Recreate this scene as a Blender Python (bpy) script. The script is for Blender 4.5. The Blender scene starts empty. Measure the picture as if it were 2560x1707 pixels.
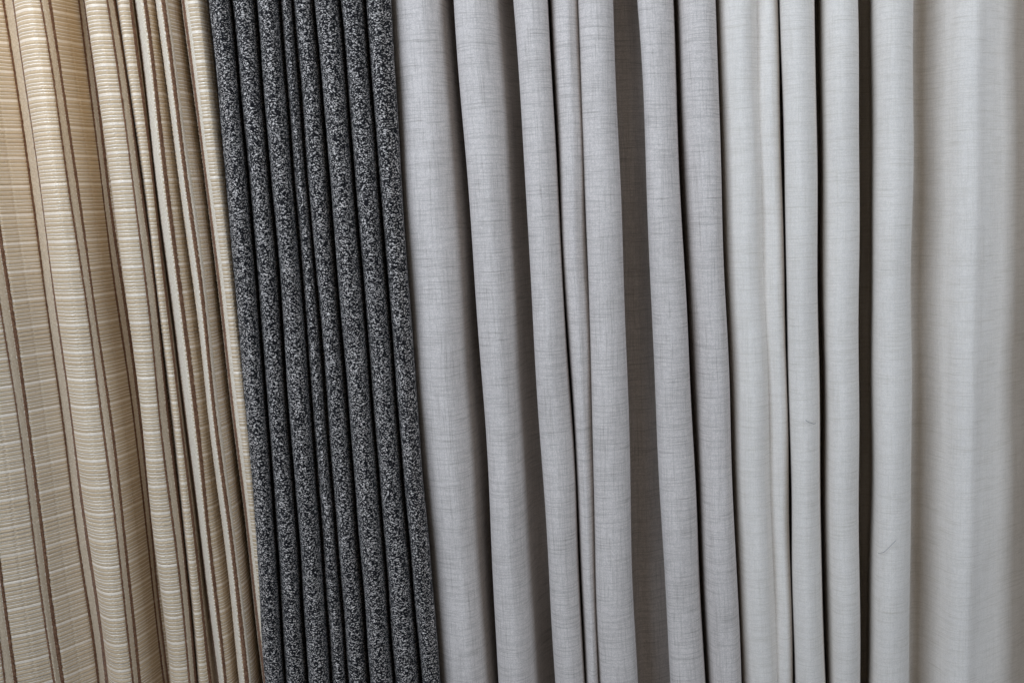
import bpy, math, random
import numpy as np
from mathutils import Matrix, Vector

# ------------------------------------------------------------------ camera
F_PX, CX, CY = 2700.0, 1280.0, 853.5          # focal length and centre, in pixels of a 2560-wide frame
PITCH = math.atan(353.0 / F_PX)               # looking slightly down
ROLL = math.radians(2.6)
DIST, CAM_Z = 1.05, 1.50
scene = bpy.context.scene
fwd = np.array([0, math.cos(PITCH), -math.sin(PITCH)])
up0 = np.array([0, math.sin(PITCH), math.cos(PITCH)])
rt0 = np.array([1.0, 0, 0])
rt = rt0 * math.cos(ROLL) - up0 * math.sin(ROLL)
up = up0 * math.cos(ROLL) + rt0 * math.sin(ROLL)
CAM = np.array([0.0, -DIST, CAM_Z])
cam_data = bpy.data.cameras.new('camera')
cam_data.sensor_width = 36.0
cam_data.lens = 36.0 * F_PX / 2560.0
cam_data.clip_start, cam_data.clip_end = 0.02, 50
cam_data.dof.use_dof = True
cam_data.dof.focus_distance = 1.075
cam_data.dof.aperture_fstop = 4.5
cam = bpy.data.objects.new('camera', cam_data)
cam.matrix_world = Matrix(((rt[0], up[0], -fwd[0], CAM[0]), (rt[1], up[1], -fwd[1], CAM[1]),
                           (rt[2], up[2], -fwd[2], CAM[2]), (0, 0, 0, 1)))
scene.collection.objects.link(cam)
scene.camera = cam

# ------------------------------------------------------------------ light
world = bpy.data.worlds.new('World')
scene.world = world
world.use_nodes = True
world.node_tree.nodes['Background'].inputs['Color'].default_value = (0.80, 0.88, 1.0, 1)
world.node_tree.nodes['Background'].inputs['Strength'].default_value = 0.04

def area(name, loc, target, sx, sy, power, col):
    d = bpy.data.lights.new(name, 'AREA')
    d.shape, d.size, d.size_y, d.energy, d.color = 'RECTANGLE', sx, sy, power, col
    o = bpy.data.objects.new(name, d)
    o.location = loc
    o.rotation_euler = (Vector(target) - Vector(loc)).to_track_quat('-Z', 'Y').to_euler()
    scene.collection.objects.link(o)
    return o
area('window_light', (-1.05, -1.2, 2.65), (0.05, 0, 1.75), 1.2, 1.2, 54, (0.71, 0.828, 1.0))
area('far_window_light', (1.6, -1.45, 2.25), (0.3, 0, 1.45), 1.1, 1.1, 27, (0.71, 0.83, 1.0))
area('room_light', (0.2, -2.8, 2.9), (0.1, 0, 1.65), 2.2, 1.0, 5.5, (1.0, 0.84, 0.60))
d = bpy.data.lights.new('warm_lamp', 'SPOT')
d.energy, d.color, d.spot_size, d.spot_blend, d.shadow_soft_size = 20, (1.0, 0.73, 0.30), math.radians(23), 1.0, 0.08
lamp = bpy.data.objects.new('warm_lamp', d)
lamp.location = (0.15, -1.0, 2.25)
lamp.rotation_euler = (Vector((-0.58, 0, 1.66)) - lamp.location).to_track_quat('-Z', 'Y').to_euler()
scene.collection.objects.link(lamp)

vs = scene.view_settings
vs.view_transform, vs.look, vs.gamma, vs.exposure = 'Standard', 'None', 1.0, 0.0
vs.use_curve_mapping = False

# ------------------------------------------------------------------ node helpers
class NT:
    def __init__(self, name):
        self.m = bpy.data.materials.new(name)
        self.m.use_nodes = True
        self.t = self.m.node_tree
        self.t.nodes.clear()
    def n(self, kind, **kw):
        nd = self.t.nodes.new(kind)
        for k, v in kw.items():
            setattr(nd, k, v)
        return nd
    def put(self, sock, v):
        if hasattr(v, 'links'):
            self.t.links.new(v, sock)
        elif v is not None:
            sock.default_value = v
    def math(self, op, a, b=None, c=None, clamp=False):
        nd = self.n('ShaderNodeMath', operation=op, use_clamp=clamp)
        self.put(nd.inputs[0], a)
        if b is not None: self.put(nd.inputs[1], b)
        if c is not None: self.put(nd.inputs[2], c)
        return nd.outputs[0]
    def uv(self):
        nd = self.n('ShaderNodeUVMap', uv_map='cloth')
        s = self.n('ShaderNodeSeparateXYZ')
        self.t.links.new(nd.outputs[0], s.inputs[0])
        return s.outputs[0], s.outputs[1]
    def vec(self, x, y, z=0.0):
        nd = self.n('ShaderNodeCombineXYZ')
        for i, v in enumerate((x, y, z)): self.put(nd.inputs[i], v)
        return nd.outputs[0]
    def noise(self, v, scale=1.0, detail=1.0, dims='2D', rough=0.5):
        nd = self.n('ShaderNodeTexNoise', noise_dimensions=dims)
        self.put(nd.inputs['Vector'], v)
        nd.inputs['Scale'].default_value = scale
        nd.inputs['Detail'].default_value = detail
        nd.inputs['Roughness'].default_value = rough
        return nd.outputs['Fac']
    def white(self, v):
        nd = self.n('ShaderNodeTexWhiteNoise', noise_dimensions='3D')
        self.put(nd.inputs['Vector'], v)
        return nd.outputs['Value']
    def ss(self, v, a, b):
        nd = self.n('ShaderNodeMapRange', interpolation_type='SMOOTHSTEP')
        self.put(nd.inputs[0], v)
        for i, q in ((1, a), (2, b), (3, 0.0), (4, 1.0)): self.put(nd.inputs[i], q)
        return nd.outputs[0]
    def mix(self, f, a, b):
        nd = self.n('ShaderNodeMix', data_type='RGBA')
        self.put(nd.inputs[0], f)
        self.put(nd.inputs[6], a)
        self.put(nd.inputs[7], b)
        return nd.outputs[2]
    def scale(self, c, f):
        nd = self.n('ShaderNodeVectorMath', operation='SCALE')
        self.put(nd.inputs[0], c)
        self.put(nd.inputs[3], f)
        return nd.outputs[0]
    def finish(self, col, rough, height=None, dist=0.0003, strength=1.0, sheen=0.0, spec=0.2, sheen_rough=0.5):
        b = self.n('ShaderNodeBsdfPrincipled')
        o = self.n('ShaderNodeOutputMaterial')
        self.put(b.inputs['Base Color'], col)
        self.put(b.inputs['Roughness'], rough)
        self.put(b.inputs['Specular IOR Level'], spec)
        b.inputs['Sheen Weight'].default_value = sheen
        b.inputs['Sheen Roughness'].default_value = sheen_rough
        if height is not None:
            bp = self.n('ShaderNodeBump')
            bp.inputs['Strength'].default_value = strength
            bp.inputs['Distance'].default_value = dist
            self.put(bp.inputs['Height'], height)
            self.t.links.new(bp.outputs[0], b.inputs['Normal'])
        self.t.links.new(b.outputs[0], o.inputs['Surface'])
        return self.m

def C(r, g, b): return (r, g, b, 1.0)

# thread-wise dashes: every thread is a row of its own with its own slubs along it
def dashes(N, across, along, pitch, length, lo, hi, seed):
    row = N.math('FLOOR', N.math('ADD', N.math('DIVIDE', across, pitch), seed))
    rnd = N.math('MULTIPLY', row, 17.371)
    f = N.noise(N.vec(N.math('ADD', N.math('DIVIDE', along, length), N.math('MULTIPLY', row, 5.618)), rnd), 1.0, 0.0)
    return N.ss(f, lo, hi)

def linen(name, base, slub_col, slub, warp, fine, sheen):
    N = NT(name)
    u, v = N.uv()
    wob = N.noise(N.vec(N.math('MULTIPLY', u, 30.0), N.math('MULTIPLY', v, 25.0)), 1.0, 1.0)
    v2 = N.math('ADD', v, N.math('MULTIPLY', N.math('SUBTRACT', wob, 0.5), 0.0018))
    wob2 = N.noise(N.vec(N.math('MULTIPLY', u, 25.0), N.math('MULTIPLY', v, 20.0), 5.0), 1.0, 1.0, '3D')
    u2 = N.math('ADD', u, N.math('MULTIPLY', N.math('SUBTRACT', wob2, 0.5), 0.002))
    h1 = dashes(N, v2, u, 0.0006, 0.045, 0.64, 0.76, 3.0)      # strong slubs along the weft
    h2 = dashes(N, v2, u, 0.0007, 0.020, 0.55, 0.78, 11.0)      # weaker ones
    h3 = dashes(N, v2, u, 0.0018, 0.040, 0.58, 0.72, 29.0)      # thicker soft bars
    w1 = dashes(N, u2, v, 0.0007, 0.055, 0.64, 0.78, 7.0)       # warp slubs
    w2 = dashes(N, u2, v, 0.0008, 0.022, 0.56, 0.78, 19.0)
    cell = N.white(N.vec(N.math('FLOOR', N.math('DIVIDE', u2, 0.0008)), N.math('FLOOR', N.math('DIVIDE', v2, 0.0008)), 2.0))
    # broken thread: the slub shows only where the weft lies on top
    brk = N.math('ADD', 0.45, N.math('MULTIPLY', cell, 0.55))
    a = N.math('MULTIPLY', N.math('MULTIPLY', h1, slub), brk)
    a = N.math('ADD', a, N.math('MULTIPLY', h2, slub * 0.38))
    a = N.math('ADD', a, N.math('MULTIPLY', h3, slub * 0.25))
    a = N.math('ADD', a, N.math('MULTIPLY', N.math('MULTIPLY', w1, warp), brk))
    a = N.math('ADD', a, N.math('MULTIPLY', w2, warp * 0.45), None, clamp=True)
    blot = N.noise(N.vec(N.math('MULTIPLY', u, 60.0), N.math('MULTIPLY', v, 110.0)), 1.0, 3.0)
    lum = N.math('ADD', 1.0 - fine * 0.5, N.math('MULTIPLY', cell, fine))
    lum = N.math('MULTIPLY', lum, N.math('ADD', 0.97, N.math('MULTIPLY', blot, 0.06)))
    col = N.mix(a, C(*base), C(*slub_col))
    col = N.scale(col, lum)
    tw = N.math('MULTIPLY', N.math('SINE', N.math('MULTIPLY', u2, 2 * math.pi / 0.0016)),
                N.math('SINE', N.math('MULTIPLY', v2, 2 * math.pi / 0.0016)))
    hgt = N.math('ADD', N.math('MULTIPLY', tw, 0.5), cell)
    return N.finish(col, 0.85, hgt, 0.00016, 1.0, sheen, 0.15)

def tweed(name):
    N = NT(name)
    u, v = N.uv()
    w = N.noise(N.vec(N.math('MULTIPLY', u, 260.0), N.math('MULTIPLY', v, 260.0)), 1.0, 2.0)
    w2 = N.noise(N.vec(N.math('MULTIPLY', u, 230.0), N.math('MULTIPLY', v, 230.0), 9.0), 1.0, 2.0, '3D')
    u2 = N.math('ADD', u, N.math('MULTIPLY', N.math('SUBTRACT', w, 0.5), 0.0016))
    v2 = N.math('ADD', v, N.math('MULTIPLY', N.math('SUBTRACT', w2, 0.5), 0.0014))
    pr, pl = 0.00068, 0.0015
    row = N.math('FLOOR', N.math('DIVIDE', v2, pr))
    ru = N.math('ADD', N.math('DIVIDE', u2, pl), N.math('MULTIPLY', row, 0.37))
    cell = N.white(N.vec(row, N.math('FLOOR', ru), 1.0))
    # vertical yarns
    col_i = N.math('FLOOR', N.math('DIVIDE', u2, 0.00075))
    cv = N.math('ADD', N.math('DIVIDE', v2, 0.0015), N.math('MULTIPLY', col_i, 0.43))
    cell2 = N.white(N.vec(col_i, N.math('FLOOR', cv), 4.0))
    pick = N.ss(N.noise(N.vec(N.math('MULTIPLY', u, 560.0), N.math('MULTIPLY', v, 560.0), 3.0), 1.0, 1.0, '3D'), 0.50, 0.60)
    big = N.noise(N.vec(N.math('MULTIPLY', u, 90.0), N.math('MULTIPLY', v, 90.0), 13.0), 1.0, 2.0, '3D')
    bias = N.math('MULTIPLY', N.math('SUBTRACT', big, 0.5), 0.08)
    t1 = N.ss(N.math('ADD', cell, bias), 0.69, 0.84)
    t2 = N.math('MULTIPLY', N.ss(N.math('ADD', cell2, bias), 0.64, 0.88), 0.55)
    mask = N.math('ADD', N.math('MULTIPLY', t1, N.math('SUBTRACT', 1.0, pick)), N.math('MULTIPLY', t2, pick))
    # round yarn: height falls towards the edge between two rows, where the yarn curves away
    fr = N.math('ABSOLUTE', N.math('SUBTRACT', N.math('FRACT', N.math('DIVIDE', v2, pr)), 0.5))
    yarn = N.math('SUBTRACT', 1.0, N.math('MULTIPLY', fr, 2.0))
    fib = N.noise(N.vec(N.math('MULTIPLY', u, 1500.0), N.math('MULTIPLY', v, 1500.0), 1.0), 1.0, 1.0, '3D')
    col = N.mix(mask, C(0.010, 0.009, 0.010), C(0.78, 0.70, 0.63))
    col = N.scale(col, N.math('ADD', 0.6, N.math('MULTIPLY', fib, 0.8)))
    hgt = N.math('ADD', N.math('MULTIPLY', mask, 1.0), N.math('MULTIPLY', yarn, 0.7))
    return N.finish(col, 0.9, hgt, 0.0005, 0.8, 0.05, 0.1)

PERIOD = 0.0274
RIB_LINES = [4.6, 7.4, 11.0, 13.9, 18.1, 22.3]       # mm above the satin band
def ribbed(name):
    N = NT(name)
    u, v = N.uv()
    wob = N.noise(N.vec(N.math('MULTIPLY', u, 70.0), N.math('MULTIPLY', v, 60.0)), 1.0, 2.0)
    v2 = N.math('ADD', v, N.math('MULTIPLY', N.math('SUBTRACT', wob, 0.5), 0.0007))
    fr = N.math('FRACT', N.math('DIVIDE', v2, PERIOD))
    ramp = N.n('ShaderNodeValToRGB')
    r = ramp.color_ramp
    P = PERIOD * 1000
    SAT = 0.62
    stops = [(0.0, SAT), (1.15 / P, SAT), (1.5 / P, 0)]
    for q in RIB_LINES:
        stops += [((q - .52) / P, 0), ((q - .27) / P, 1), ((q + .27) / P, 1), ((q + .52) / P, 0)]
    stops += [((P - 1.5) / P, 0), ((P - 1.15) / P, SAT)]
    r.elements.remove(r.elements[1])
    r.elements[0].position = 0.0
    r.elements[0].color = (SAT, SAT, SAT, 1)
    for p, c in stops[1:]:
        r.elements.new(p).color = (c, c, c, 1)
    N.t.links.new(fr, ramp.inputs[0])
    line = ramp.outputs[0]
    # threads inside the satin band
    tr = N.math('FLOOR', N.math('DIVIDE', v2, 0.00045))
    th = N.noise(N.vec(N.math('ADD', N.math('MULTIPLY', u, 45.0), N.math('MULTIPLY', tr, 5.618)), N.math('MULTIPLY', tr, 13.7)), 1.0, 1.0)
    ln = N.noise(N.vec(N.math('MULTIPLY', u, 420.0), N.math('MULTIPLY', v, 1400.0)), 1.0, 2.0)
    fl = N.noise(N.vec(N.math('MULTIPLY', u, 900.0), N.math('MULTIPLY', v, 130.0), 4.0), 1.0, 2.0, '3D')
    f = N.math('MULTIPLY', line, N.math('ADD', 0.70, N.math('MULTIPLY', ln, 0.6)), None, clamp=True)
    f = N.math('MULTIPLY', f, N.math('ADD', 0.68, N.math('MULTIPLY', th, 0.32)))
    ribi = N.white(N.vec(N.math('FLOOR', N.math('DIVIDE', v2, 0.0031)), 3.0, 0.0))
    tan = N.mix(ribi, C(0.480, 0.350, 0.215), C(0.545, 0.412, 0.265))
    tan = N.scale(tan, N.math('ADD', 0.86, N.math('MULTIPLY', fl, 0.28)))
    col = N.mix(f, tan, C(0.98, 0.87, 0.74))
    rough = N.math('SUBTRACT', 0.58, N.math('MULTIPLY', f, 0.28))
    hgt = N.math('ADD', N.math('MULTIPLY', f, 1.0), N.math('MULTIPLY', N.math('ADD', fl, ln), 0.25))
    return N.finish(col, rough, hgt, 0.0006, 0.8, 0.1, N.math('ADD', 0.3, N.math('MULTIPLY', f, 0.9)))

def braid(name, c0, c1, pitch, bump, rough=0.8):
    N = NT(name)
    u, v = N.uv()
    row = N.math('FLOOR', N.math('DIVIDE', N.math('ADD', v, N.math('MULTIPLY', u, 0.6)), pitch))
    colm = N.math('FLOOR', N.math('DIVIDE', u, pitch * 0.9))
    cell = N.white(N.vec(row, colm, 2.0))
    f = N.math('ABSOLUTE', N.math('SUBTRACT', N.math('FRACT', N.math('DIVIDE', N.math('ADD', v, N.math('MULTIPLY', u, 0.6)), pitch)), 0.5))
    n = N.noise(N.vec(N.math('MULTIPLY', u, 700.0), N.math('MULTIPLY', v, 500.0)), 1.0, 2.0)
    k = N.math('ADD', N.math('MULTIPLY', cell, 0.7), N.math('MULTIPLY', n, 0.4), None, clamp=True)
    k = N.ss(k, 0.25, 1.0)
    col = N.mix(k, C(*c0), C(*c1))
    hgt = N.math('ADD', N.math('MULTIPLY', f, -1.6), N.math('MULTIPLY', cell, 0.5))
    return N.finish(col, rough, hgt, bump, 0.9, 0.05, 0.2)

def plain(name, col, rough=0.9):
    N = NT(name)
    tc = N.n('ShaderNodeTexCoord')
    n = N.noise(tc.outputs['Object'], 60.0, 4.0, '3D')
    c = N.scale(N.mix(0.0, C(*col), C(*col)), N.math('ADD', 0.85, N.math('MULTIPLY', n, 0.3)))
    return N.finish(c, rough, n, 0.0004, 0.4)

M = {
    'grey': linen('grey_linen', (0.610, 0.541, 0.488), (0.175, 0.150, 0.120), 0.36, 0.27, 0.26, 0.10),
    'cream': linen('cream_linen', (0.722, 0.655, 0.580), (0.43, 0.365, 0.27), 0.30, 0.16, 0.14, 0.10),
    'tweed': tweed('tweed'),
    'rib': ribbed('ribbed_stripe_cloth'),
    'brown': braid('brown_braid', (0.140, 0.062, 0.032), (0.30, 0.160, 0.088), 0.0011, 0.0005),
    'ivory': braid('lit_ivory_braid', (0.70, 0.575, 0.425), (0.87, 0.755, 0.60), 0.0009, 0.0004),  # lit copy of the strip weave, painted brighter where tight folds face front
    'tan': braid('dim_ivory_braid', (0.60, 0.455, 0.305), (0.75, 0.61, 0.44), 0.0009, 0.0004),  # same strip weave, painted duller for bands that catch less light
    'wall': plain('wall_paint', (0.40, 0.37, 0.32)),
    'thread': plain('dark_thread', (0.09, 0.085, 0.11)),
    'loop': plain('pale_thread', (0.55, 0.48, 0.42)),
}

# ------------------------------------------------------------------ helpers for hanging cloth
def unproject(px, py, y):
    d = fwd + rt * ((px - CX) / F_PX) + up * ((CY - py) / F_PX)
    return CAM + d * ((y - CAM[1]) / d[1])

Z_TOP, Z_BOT = 2.25, 0.35            # the cloth goes on above and below the frame
V_HI, V_LO = 1.76, 0.98              # finely meshed between these heights

def rows_of(step):
    a = list(np.arange(Z_BOT, V_LO, 0.03)) + list(np.arange(V_LO, V_HI, step)) + list(np.arange(V_HI, Z_TOP + 1e-6, 0.03))
    return np.array(a)

class Cloth:
    """A sheet hung in folds: each control line runs down the cloth; between them a smooth curve in plan."""
    def __init__(self, ctrl, row_step, col_step, seed, wob_x, wob_y, wave, deep=1.0):
        rng = np.random.RandomState(seed)
        self.z = rows_of(row_step)
        n = len(ctrl)
        X = np.zeros((len(self.z), n)); Y = np.zeros_like(X)
        for i, c in enumerate(ctrl):
            y = (c[3] if c[3] < 45 else 45 + (c[3] - 45) * deep) * 0.001
            pts = [unproject(c[k], (0, 853.5, 1707)[k], y) for k in range(3)]
            zz = np.array([p[2] for p in pts]); xx = np.array([p[0] for p in pts])
            co = np.polyfit(zz, xx, 2)
            zc = np.clip(self.z, zz.min() - 0.03, zz.max() + 0.03)
            X[:, i] = np.polyval(co, zc) + 0.6 * np.polyval(np.polyder(co), zc) * (self.z - zc)
            Y[:, i] = y
        # slow unevenness of the hang, shared by neighbouring control lines
        idx = np.arange(n)
        for _ in range(7):
            wl = wave * rng.uniform(0.5, 2.2); ph = rng.uniform(0, 6.28); k = rng.uniform(-0.9, 0.9)
            s = np.sin(self.z[:, None] * 2 * math.pi / wl + ph + idx[None, :] * k)
            X += s * wob_x / 2.6
            wl = wave * rng.uniform(0.5, 2.2); ph = rng.uniform(0, 6.28); k = rng.uniform(-0.9, 0.9)
            Y += np.sin(self.z[:, None] * 2 * math.pi / wl + ph + idx[None, :] * k) * wob_y / 2.6
        self.n = n
        mid = np.argmin(abs(self.z - 1.37))
        P = np.stack([X[mid], Y[mid]], 1)
        seg = np.linalg.norm(np.diff(P, axis=0), axis=1)
        t = np.concatenate([[0], np.cumsum(np.sqrt(seg + 1e-6))])      # centripetal knots
        W, self.first, loc, ps = [], [], [], []
        # tangent weights
        T = np.zeros((n, n))
        for i in range(n):
            if i == 0: T[0, 0], T[0, 1] = -1 / (t[1] - t[0]), 1 / (t[1] - t[0])
            elif i == n - 1: T[i, i - 1], T[i, i] = -1 / (t[i] - t[i - 1]), 1 / (t[i] - t[i - 1])
            else:
                a, b = t[i] - t[i - 1], t[i + 1] - t[i]
                T[i, i - 1] = -b / (a * (a + b)); T[i, i] = (b - a) / (a * b); T[i, i + 1] = a / (b * (a + b))
        for i in range(n - 1):
            self.first.append(len(W))
            m = max(2, int(math.ceil(seg[i] * 1.05 / col_step)))
            dt = t[i + 1] - t[i]
            for k in range(m):
                s = k / m
                w = T[i] * (dt * (s**3 - 2*s*s + s)) + T[i + 1] * (dt * (s**3 - s*s))
                w = w.copy(); w[i] += 2*s**3 - 3*s*s + 1; w[i + 1] += -2*s**3 + 3*s*s
                W.append(w)
        self.first.append(len(W))
        w = np.zeros(n); w[-1] = 1; W.append(w)
        W = np.array(W)
        self.x = X @ W.T; self.y = Y @ W.T
        self.zz = np.repeat(self.z[:, None], W.shape[0], 1)
        ds = np.hypot(np.diff(self.x[mid]), np.diff(self.y[mid]))
        self.u = np.concatenate([[0], np.cumsum(ds)])
    def normals(self):
        P = np.stack([self.x, self.y, self.zz], 2)
        du = np.gradient(P, axis=1); dv = np.gradient(P, axis=0)
        nn = np.cross(du, dv)
        nn /= np.linalg.norm(nn, axis=2, keepdims=True) + 1e-12
        return nn            # towards the camera side
    def displace(self, h):
        nn = self.normals()
        self.x += nn[:, :, 0] * h; self.y += nn[:, :, 1] * h; self.zz = self.zz + nn[:, :, 2] * h

def grid_mesh(name, P, Nn, u, z, mat, parent):
    R, K = P.shape[:2]
    me = bpy.data.meshes.new(name)
    idx = np.arange(R * K).reshape(R, K)
    q = np.stack([idx[:-1, :-1], idx[:-1, 1:], idx[1:, 1:], idx[1:, :-1]], 2).reshape(-1, 4)
    nf = len(q)
    me.vertices.add(R * K); me.vertices.foreach_set('co', P.reshape(-1))
    me.loops.add(nf * 4); me.loops.foreach_set('vertex_index', q.reshape(-1).astype(np.int32))
    me.polygons.add(nf)
    me.polygons.foreach_set('loop_start', np.arange(0, nf * 4, 4, dtype=np.int32))
    me.update(calc_edges=True)
    me.polygons.foreach_set('use_smooth', np.ones(nf, dtype=bool))
    lay = me.uv_layers.new(name='cloth')
    U = np.repeat(u[None, :], R, 0); V = np.repeat(z[:, None], K, 1)
    uvv = np.stack([U, V], 2).reshape(-1, 2)
    lay.data.foreach_set('uv', uvv[q.reshape(-1)].reshape(-1))
    if Nn is not None:
        me.normals_split_custom_set_from_vertices(Nn.reshape(-1, 3).tolist())
    me.materials.append(M[mat])
    o = bpy.data.objects.new(name, me)
    scene.collection.objects.link(o)
    o.parent = parent
    return o

def thing(name, label, cat, loc, group=None):
    o = bpy.data.objects.new(name, None)
    o.location = loc
    o.empty_display_size = 0.05
    o['label'], o['category'] = label, cat
    if group: o['group'] = group
    scene.collection.objects.link(o)
    return o

def cut(cloth, name, mat, root, cuts, part='pleat', stripes=()):
    """One part per fold, cut along the bottom of the valleys; woven stripes become sub-parts of their fold."""
    off = np.array(root.location)
    P = np.stack([cloth.x, cloth.y, cloth.zz], 2) - off
    Nn = cloth.normals()
    cuts = [0] + list(cuts) + [cloth.n - 1]
    for a, b in zip(cuts[:-1], cuts[1:]):
        i0, i1 = cloth.first[a], cloth.first[b] + 1
        o = grid_mesh(part, P[:, i0:i1], Nn[:, i0:i1], cloth.u[i0:i1], cloth.z, mat, root)
        for (s, tag) in stripes:
            if a <= s < b:
                j0, j1 = cloth.first[s], cloth.first[s + 1]
                m = 7
                sh = 0.08 * (j1 - j0) if tag == 'brown' else -0.06 * (j1 - j0)
                tt = np.clip(np.linspace(j0 + sh, j1 - sh, m), 0, P.shape[1] - 1.001)
                k = np.floor(tt).astype(int); f = (tt - k)[None, :, None]
                Q = P[:, k] * (1 - f) + P[:, k + 1] * f
                QN = Nn[:, k] * (1 - f) + Nn[:, k + 1] * f
                lift = np.array([0.02, 0.40, 0.52, 0.58, 0.52, 0.40, 0.02]) * 0.001
                if tag != 'brown': lift = np.array([-0.25, 0.15, 0.25, 0.28, 0.25, 0.15, -0.25]) * 0.001
                Q = Q + QN * lift[None, :, None]
                uu = cloth.u[k] * (1 - f[0, :, 0]) + cloth.u[k + 1] * f[0, :, 0]
                # a woven edge is never straight
                rng = np.random.RandomState(s + 5)
                jit = np.convolve(rng.randn(len(cloth.z)), [0.25, 0.5, 0.25], 'same') * 0.00022
                Q[:, 0, 0] += jit; Q[:, 1, 0] += jit
                jit = np.convolve(rng.randn(len(cloth.z)), [0.25, 0.5, 0.25], 'same') * 0.00022
                Q[:, -1, 0] += jit; Q[:, -2, 0] += jit
                grid_mesh(tag + '_stripe', Q[::2], None, uu, cloth.z[::2], tag, o)

# ------------------------------------------------------------------ wall behind
def wall():
    me = bpy.data.meshes.new('wall')
    x0, x1, y0, y1, z0, z1 = -1.6, 1.6, 0.16, 0.26, 0.2, 2.5
    v = [(x, y, z) for x in (x0, x1) for y in (y0, y1) for z in (z0, z1)]
    f = [(0, 1, 3, 2), (4, 6, 7, 5), (0, 4, 5, 1), (2, 3, 7, 6), (1, 5, 7, 3), (0, 2, 6, 4)]
    me.from_pydata(v, [], f)
    me.materials.append(M['wall'])
    o = bpy.data.objects.new('wall', me)
    o['kind'] = 'structure'
    scene.collection.objects.link(o)
wall()

# ------------------------------------------------------------------ striped curtain
# each line: x at top / middle / bottom of the picture, depth in mm, and the strip to its right (t and i: one weave, painted dim and lit)
S = [
    (-640, -520, -400, 30, 'r'), (-560, -440, -320, 4, 'r'), (-420, -300, -180, -40, 'r'), (-300, -180, -70, -48, 'r'),
    (-230, -106, 13, -38, 'b'), (-223, -102, 18, -37, 't'), (-208, -84, 35, -33, 'b'), (-198, -74, 45.5, -30, 'r'),
    (-150, -30, 90, -22, 'r'),
    (-110, 13, 132.5, -12, 'b'), (-106, 17, 140, -11, 't'), (-92, 34.5, 152, -6, 'b'), (-80, 45, 163, -3, 'r'),
    (-40, 84, 200, 10, 'r'),
    (6.5, 126.6, 240, 24, 'b'), (13, 132.5, 246.5, 26, 't'), (30, 150, 259, 26, 'b'), (34, 155.5, 270.5, 22, 'r'),
    (48, 170, 284, 11, 'r'), (72, 196, 306, 5, 'r'),
    (98, 225, 332, 9, 'b'), (104, 231, 338.5, 11, 't'), (118, 245, 347.5, 16, 'b'), (127, 253, 356.5, 21, 'r'),
    (160, 280, 384, 37, 'r'),
    (191, 305, 408, 53, 'b'), (196, 310, 414, 55, 't'), (204.5, 320, 418, 58, 'b'), (213, 328, 424.5, 60, 'r'),
    (225, 342, 438, 64, 'r'),                                              # valley      27
    (219, 335, 432, 32, 'r'), (214, 330, 427.5, 15, 'r'), (220, 335, 432, 5, 'r'), (238, 352, 446, 1, 'r'),
    (265, 378, 468, 4, 'b'), (270.5, 384, 475, 6, 't'), (281.5, 398, 484.5, 12, 'b'), (290, 405, 494.5, 22, 'r'),
    (292, 407.5, 497, 27, 'r'),                                            # valley      36
    (293.5, 408.5, 498.5, 18, 'r'), (305, 416, 508, 10, 'r'),
    (322, 426, 521, 13, 'b'), (330, 433, 530, 20, 't'), (333.5, 439.5, 544, 28, 'b'),   # valley 41
    (335.5, 442, 547, 20, 'i'), (354.5, 460.5, 560, 7, 'b'), (366.5, 472.5, 569.5, 12, 'r'),
    (380, 488, 585, 20, 'r'), (391, 504, 602, 34, 'r'),                     # valley      46
    (392, 503.5, 602, 24, 'r'), (390, 501, 600, 15, 'i'), (400.5, 512.5, 610.3, 5, 'b'), (412, 523, 622.6, 7, 'i'), (418, 530, 628.5, 11, 'r'),
    (435, 545, 641, 22, 'r'), (453, 558, 653, 40, 'r'), (461, 566, 662, 52, 'r'),       # valley 54
    (460, 565, 662, 36, 'r'), (457, 561, 659, 22, 'b'), (463, 567.5, 665, 14, 'i'), (469.5, 576, 671, 10, 'r'),
    (490, 590, 684, 8, 'r'), (512, 606, 694, 20, 'r'), (530, 620, 705, 48, 'r'), (545, 632, 715, 60, 'r'),
]
striped = thing('striped_curtain', 'beige ribbed curtain with brown and ivory vertical stripes, beside the tweed curtain', 'curtain', (-0.4, 0.03, Z_BOT))
cl = Cloth(S, 0.0007, 0.0016, 3, 0.0007, 0.0012, 0.30)
P_mm = PERIOD * 1000
vmm = np.mod(cl.z * 1000, P_mm)
edges = np.array([-1.4, 1.4] + RIB_LINES + [P_mm - 1.4])
hh = np.zeros_like(vmm)
for a, b in zip(edges[1:-1], edges[2:]):
    s = (vmm - a) / (b - a); ins = (s >= 0) & (s <= 1)
    hh[ins] = np.sqrt(np.clip(1 - (2 * s[ins] - 1) ** 2, 0, 1)) * 0.8 * min(1.0, (b - a) / 3.5)
sat = (vmm < 1.4) | (vmm > P_mm - 1.4)
hh[sat] = 0.45
inr = ((cl.z > V_LO) & (cl.z < V_HI)).astype(float)
mask = np.zeros(cl.x.shape[1])
for i, c in enumerate(S[:-1]):
    if c[4] == 'r': mask[cl.first[i] + 1:cl.first[i + 1]] = 1
cl.displace((hh * inr)[:, None] * mask[None, :] * 0.001)
tags = {'b': 'brown', 'i': 'ivory', 't': 'tan'}  # ivory and tan are one weave, light and shade put into the colour
cut(cl, 'striped', 'rib', striped, [16, 29, 38, 43, 48, 56], 'pleat',
    [(i, tags[c[4]]) for i, c in enumerate(S[:-1]) if c[4] in tags])

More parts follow.
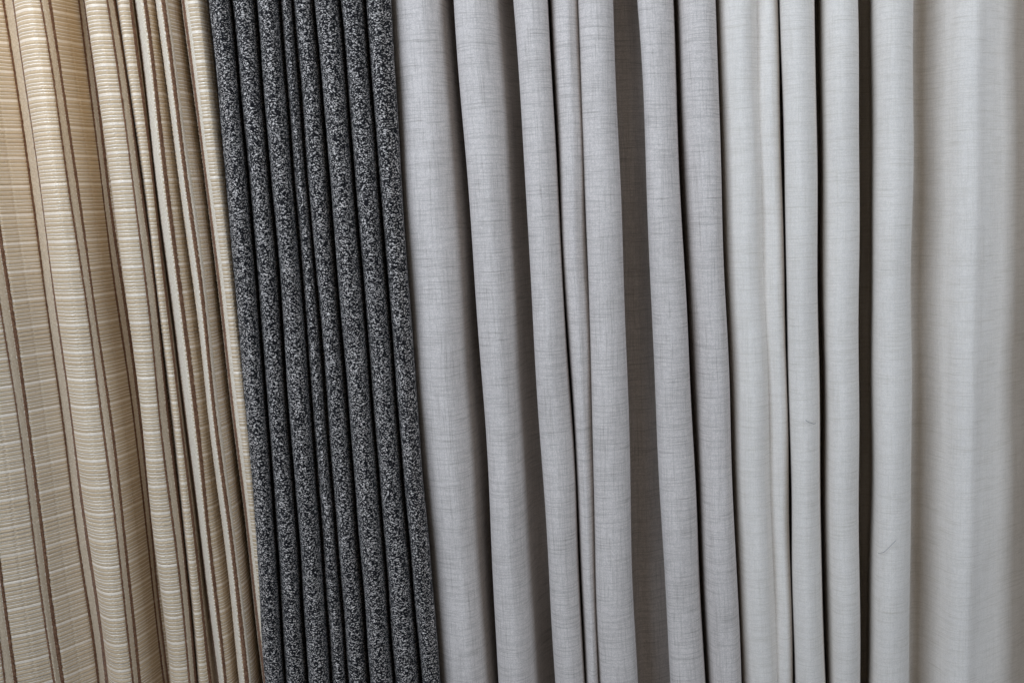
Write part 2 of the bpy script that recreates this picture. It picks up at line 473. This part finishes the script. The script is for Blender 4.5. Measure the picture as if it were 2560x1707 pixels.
# ------------------------------------------------------------------ tweed curtain
tv = [(523, 600, 664.5), (580, 656, 714.5), (640, 710, 771), (699.6, 768, 830.6), (732, 804, 872), (786, 857.5, 926),
      (851, 920, 988.5), (914, 981, 1054), (977, 1032, 1103)]
T = [(560, 640, 702, 60), (540, 617, 681, 46), (527, 604, 668, 24), (523.5, 600, 664.5, 10)]
cuts_t = []
def lerp(a, b, f): return tuple(p + (q - p) * f for p, q in zip(a, b))
for k in range(8):
    L, R = tv[k], tv[k + 1]
    wpx = R[0] - L[0]
    fr = (0, 1.5, -1, 6, 3, -2, 0, 1)[k]
    if k: T.append(lerp(L, R, 0.045) + (10 + fr,))
    T.append(lerp(L, R, 0.20) + (0 + fr,)); T.append(lerp(L, R, 0.45) + (-3.5 + fr,)); T.append(lerp(L, R, 0.72) + (1.5 + fr,))
    if k < 7:
        T.append(lerp(L, R, 0.91) + (14 + fr,))
        cuts_t.append(len(T)); T.append(R + (24 if k in (2, 3) else 32,))
    else:
        T.append(lerp(L, R, 0.94) + (8,)); T.append(R + (18,)); T.append(lerp(L, R, 0.93) + (36,)); T.append(lerp(L, R, 0.75) + (52,))
tweed_o = thing('tweed_curtain', 'black and white tweed curtain in eight tight round pleats', 'curtain', (-0.18, 0.02, Z_BOT))
ct = Cloth(T, 0.0012, 0.0012, 8, 0.0004, 0.0007, 0.20)
rng = np.random.RandomState(5)
nz = rng.randn(*ct.x.shape)
nz = (nz + np.roll(nz, 1, 1) + np.roll(nz, 1, 0) + np.roll(nz, (1, 1), (0, 1))) / 2
ct.displace(np.clip(nz, -2, 2) * 0.00011)
cut(ct, 'tweed', 'tweed', tweed_o, cuts_t)

# ------------------------------------------------------------------ grey linen curtain
G = [(950, 1005, 1075, 58), (978, 1034, 1106, 27), (994, 1050, 1121, 18), (1018, 1073, 1142, 11), (1055, 1110, 1175, 7),
     (1090, 1145, 1206, 16), (1110, 1169, 1227, 36), (1128, 1190, 1245, 62), (1143, 1205, 1257, 70),       # 8 valley
     (1141, 1201, 1252, 42), (1137, 1197.4, 1248.6, 22), (1148, 1208, 1259, 8), (1185, 1245, 1292, 2), (1222, 1275, 1321, 10),
     (1244, 1294, 1340, 28), (1262, 1312, 1360, 54), (1284, 1336, 1387, 64), (1294, 1348, 1399, 66),        # 17 valley
     (1288, 1342, 1392, 36), (1283.4, 1337, 1388, 18), (1294, 1347, 1398, 5), (1325, 1375, 1424, 0), (1357, 1404, 1451, 6),
     (1369, 1416.8, 1462.5, 20), (1364, 1412, 1458, 46), (1370, 1416, 1461, 60),                            # 25 valley
     (1375, 1420, 1464, 40), (1378, 1423, 1467, 22), (1392, 1433, 1474, 9), (1415, 1449, 1485, 5), (1437, 1465, 1495, 11),
     (1451, 1479, 1504, 26), (1459, 1487, 1512, 42),                                                        # 32 valley
     (1451, 1479, 1504, 30), (1446, 1473.5, 1499, 16), (1457, 1485, 1511, 4), (1490, 1518, 1546, -1), (1522, 1551, 1582, 5),
     (1534.6, 1563, 1594, 18), (1530, 1558, 1590, 42), (1541, 1572, 1606, 60), (1565, 1600, 1637, 60), (1590, 1632, 1672, 66),
     (1604, 1645, 1686, 68),                                                                                # 43 valley
     (1598, 1639, 1679, 38), (1593, 1634, 1674, 18), (1604, 1645, 1685, 4), (1636, 1677, 1718, 0), (1668, 1708, 1750, 6),
     (1680, 1720, 1762, 20), (1676, 1716, 1757, 44), (1683, 1722, 1763, 58),                                # 51 valley
     (1690, 1729, 1769, 38), (1704, 1742, 1781, 17), (1735, 1771, 1808, 5), (1770, 1803, 1838, 6), (1786.5, 1818.5, 1850.5, 20),
     (1782, 1813, 1846, 40), (1772, 1803, 1835, 52)]
grey = thing('grey_linen_curtain', 'light grey slubbed linen curtain in loose folds between tweed and cream curtains', 'curtain', (0.05, 0.03, Z_BOT))
cg = Cloth(G, 0.004, 0.0014, 12, 0.0010, 0.0016, 0.32, 1.5)
cut(cg, 'grey', 'grey', grey, [8, 17, 25, 32, 43, 51])

# ------------------------------------------------------------------ cream linen curtain
K = [(1762, 1794, 1826, 76), (1788, 1820, 1852, 42), (1801, 1832, 1861, 26), (1818, 1849, 1877, 14), (1848, 1878, 1904, 8), (1872, 1901, 1926, 11),
     (1883, 1911, 1936, 17), (1889, 1916, 1941.5, 20),                                                      # 7 valley
     (1899, 1925, 1949, 17), (1922, 1946, 1966, 13), (1939, 1961, 1978, 18), (1944, 1965, 1981.5, 30), (1940, 1962, 1979, 54),
     (1946, 1967, 1983, 68),                                                                                # 13 valley
     (1952, 1973, 1989, 42), (1949, 1970, 1986, 25), (1959, 1979, 1995, 10), (1990, 2007, 2022, 3), (2022, 2036, 2050, 8),
     (2034.6, 2047, 2061, 22), (2030, 2043, 2057, 46), (2040, 2051, 2063, 68),                               # 21 valley
     (2047, 2057, 2067, 46), (2056, 2065, 2076, 24), (2074, 2082, 2091, 9), (2103, 2110, 2115, 4), (2132, 2138, 2139, 9),
     (2143.5, 2148, 2148.6, 22), (2139, 2144, 2145, 46), (2150, 2153, 2153, 74), (2170, 2172, 2164, 74),     # 29 valley
     (2178, 2180, 2171, 50), (2185, 2187, 2178, 25), (2202, 2202, 2194, 9), (2233, 2233, 2224, 2), (2268, 2266, 2258, 7),
     (2282, 2279, 2271.5, 20), (2278, 2275, 2267, 44), (2290, 2288, 2280, 54), (2316, 2313, 2301, 52),       # 38 valley
     (2342, 2338, 2323, 42), (2366, 2361, 2345, 29), (2398, 2392, 2375, 12), (2440, 2430, 2412, 6), (2472, 2462, 2443, 15),
     (2502, 2492, 2477, 27), (2530, 2520, 2505, 39), (2560, 2551, 2540, 50), (2588, 2580, 2570, 58),          # 47 valley
     (2598, 2590, 2582, 44), (2612, 2604, 2596, 18), (2660, 2652, 2644, -2), (2730, 2722, 2714, 0), (2780, 2772, 2764, 20), (2800, 2790, 2780, 60),  # fold beyond the frame, brought forward to block light and darken the valley
     (2840, 2830, 2820, 66), (2870, 2860, 2850, 34), (2920, 2910, 2900, 6), (2970, 2960, 2950, 10), (3000, 2990, 2980, 50)]
cream = thing('cream_linen_curtain', 'off white linen curtain with widely spaced folds at the right edge', 'curtain', (0.42, 0.03, Z_BOT))
cc = Cloth(K, 0.004, 0.0014, 21, 0.0007, 0.0013, 0.34, 1.4)
cut(cc, "cream", "cream", cream, [7, 13, 21, 29, 38, 47, 53])

# ------------------------------------------------------------------ loose threads
def thread(name, label, pix, y, r, mat, wob=0.0):
    pts = [unproject(px, py, y + (d * 0.001)) for px, py, d in pix]
    cu = bpy.data.curves.new(name, 'CURVE')
    cu.dimensions = '3D'; cu.bevel_depth = r; cu.bevel_resolution = 2; cu.resolution_u = 6
    sp = cu.splines.new('BEZIER'); sp.bezier_points.add(len(pts) - 1)
    c = np.mean(pts, axis=0)
    for bp, p in zip(sp.bezier_points, pts):
        bp.co = Vector(p - c); bp.handle_left_type = bp.handle_right_type = 'AUTO'
    tmp = bpy.data.objects.new('tmp', cu)
    scene.collection.objects.link(tmp)
    bpy.context.view_layer.update()
    me = bpy.data.meshes.new_from_object(tmp.evaluated_get(bpy.context.evaluated_depsgraph_get()))
    bpy.data.objects.remove(tmp)
    me.materials.clear(); me.materials.append(M[mat]); me.name = name
    o = bpy.data.objects.new(name, me)
    o.location = Vector(c)
    o['label'], o['category'] = label, 'thread'
    scene.collection.objects.link(o)
def front_y(cloth, px, py):
    """depth of the cloth surface seen at a pixel"""
    best = None
    for y in np.linspace(-0.01, 0.06, 141):
        p = unproject(px, py, y)
        r = np.argmin(abs(cloth.z - p[2]))
        k = np.where((abs(cloth.x[r] - p[0]) < 0.0016) & (abs(cloth.y[r] - y) < 0.0016))[0]
        if len(k): return y
    return 0.02
def lay(cloth, pts): return [(a, b, front_y(cloth, a, b) * 1000 - 1.0) for a, b in pts]
thread('lint_thread', 'tiny dark curled thread stuck on a cream fold, about mid height',
       lay(cc, [(2014, 1050), (2020, 1054), (2028, 1057), (2034, 1059), (2039, 1058)]), 0.0, 0.00020, 'thread')
thread('lint_thread', 'thin dark hair lying slantwise on the rightmost crisp cream fold',
       lay(cc, [(2196, 1382), (2208, 1380), (2220, 1370), (2230, 1360), (2240, 1350)]), 0.0, 0.00015, 'thread')
thread('thread_loop', 'small pale thread loop at the striped curtain edge beside the tweed',
       [(649, 1489, 8), (645, 1488.5, 6), (643, 1493, 5), (645, 1497, 6), (649, 1495, 8)], 0.0, 0.00022, 'loop')
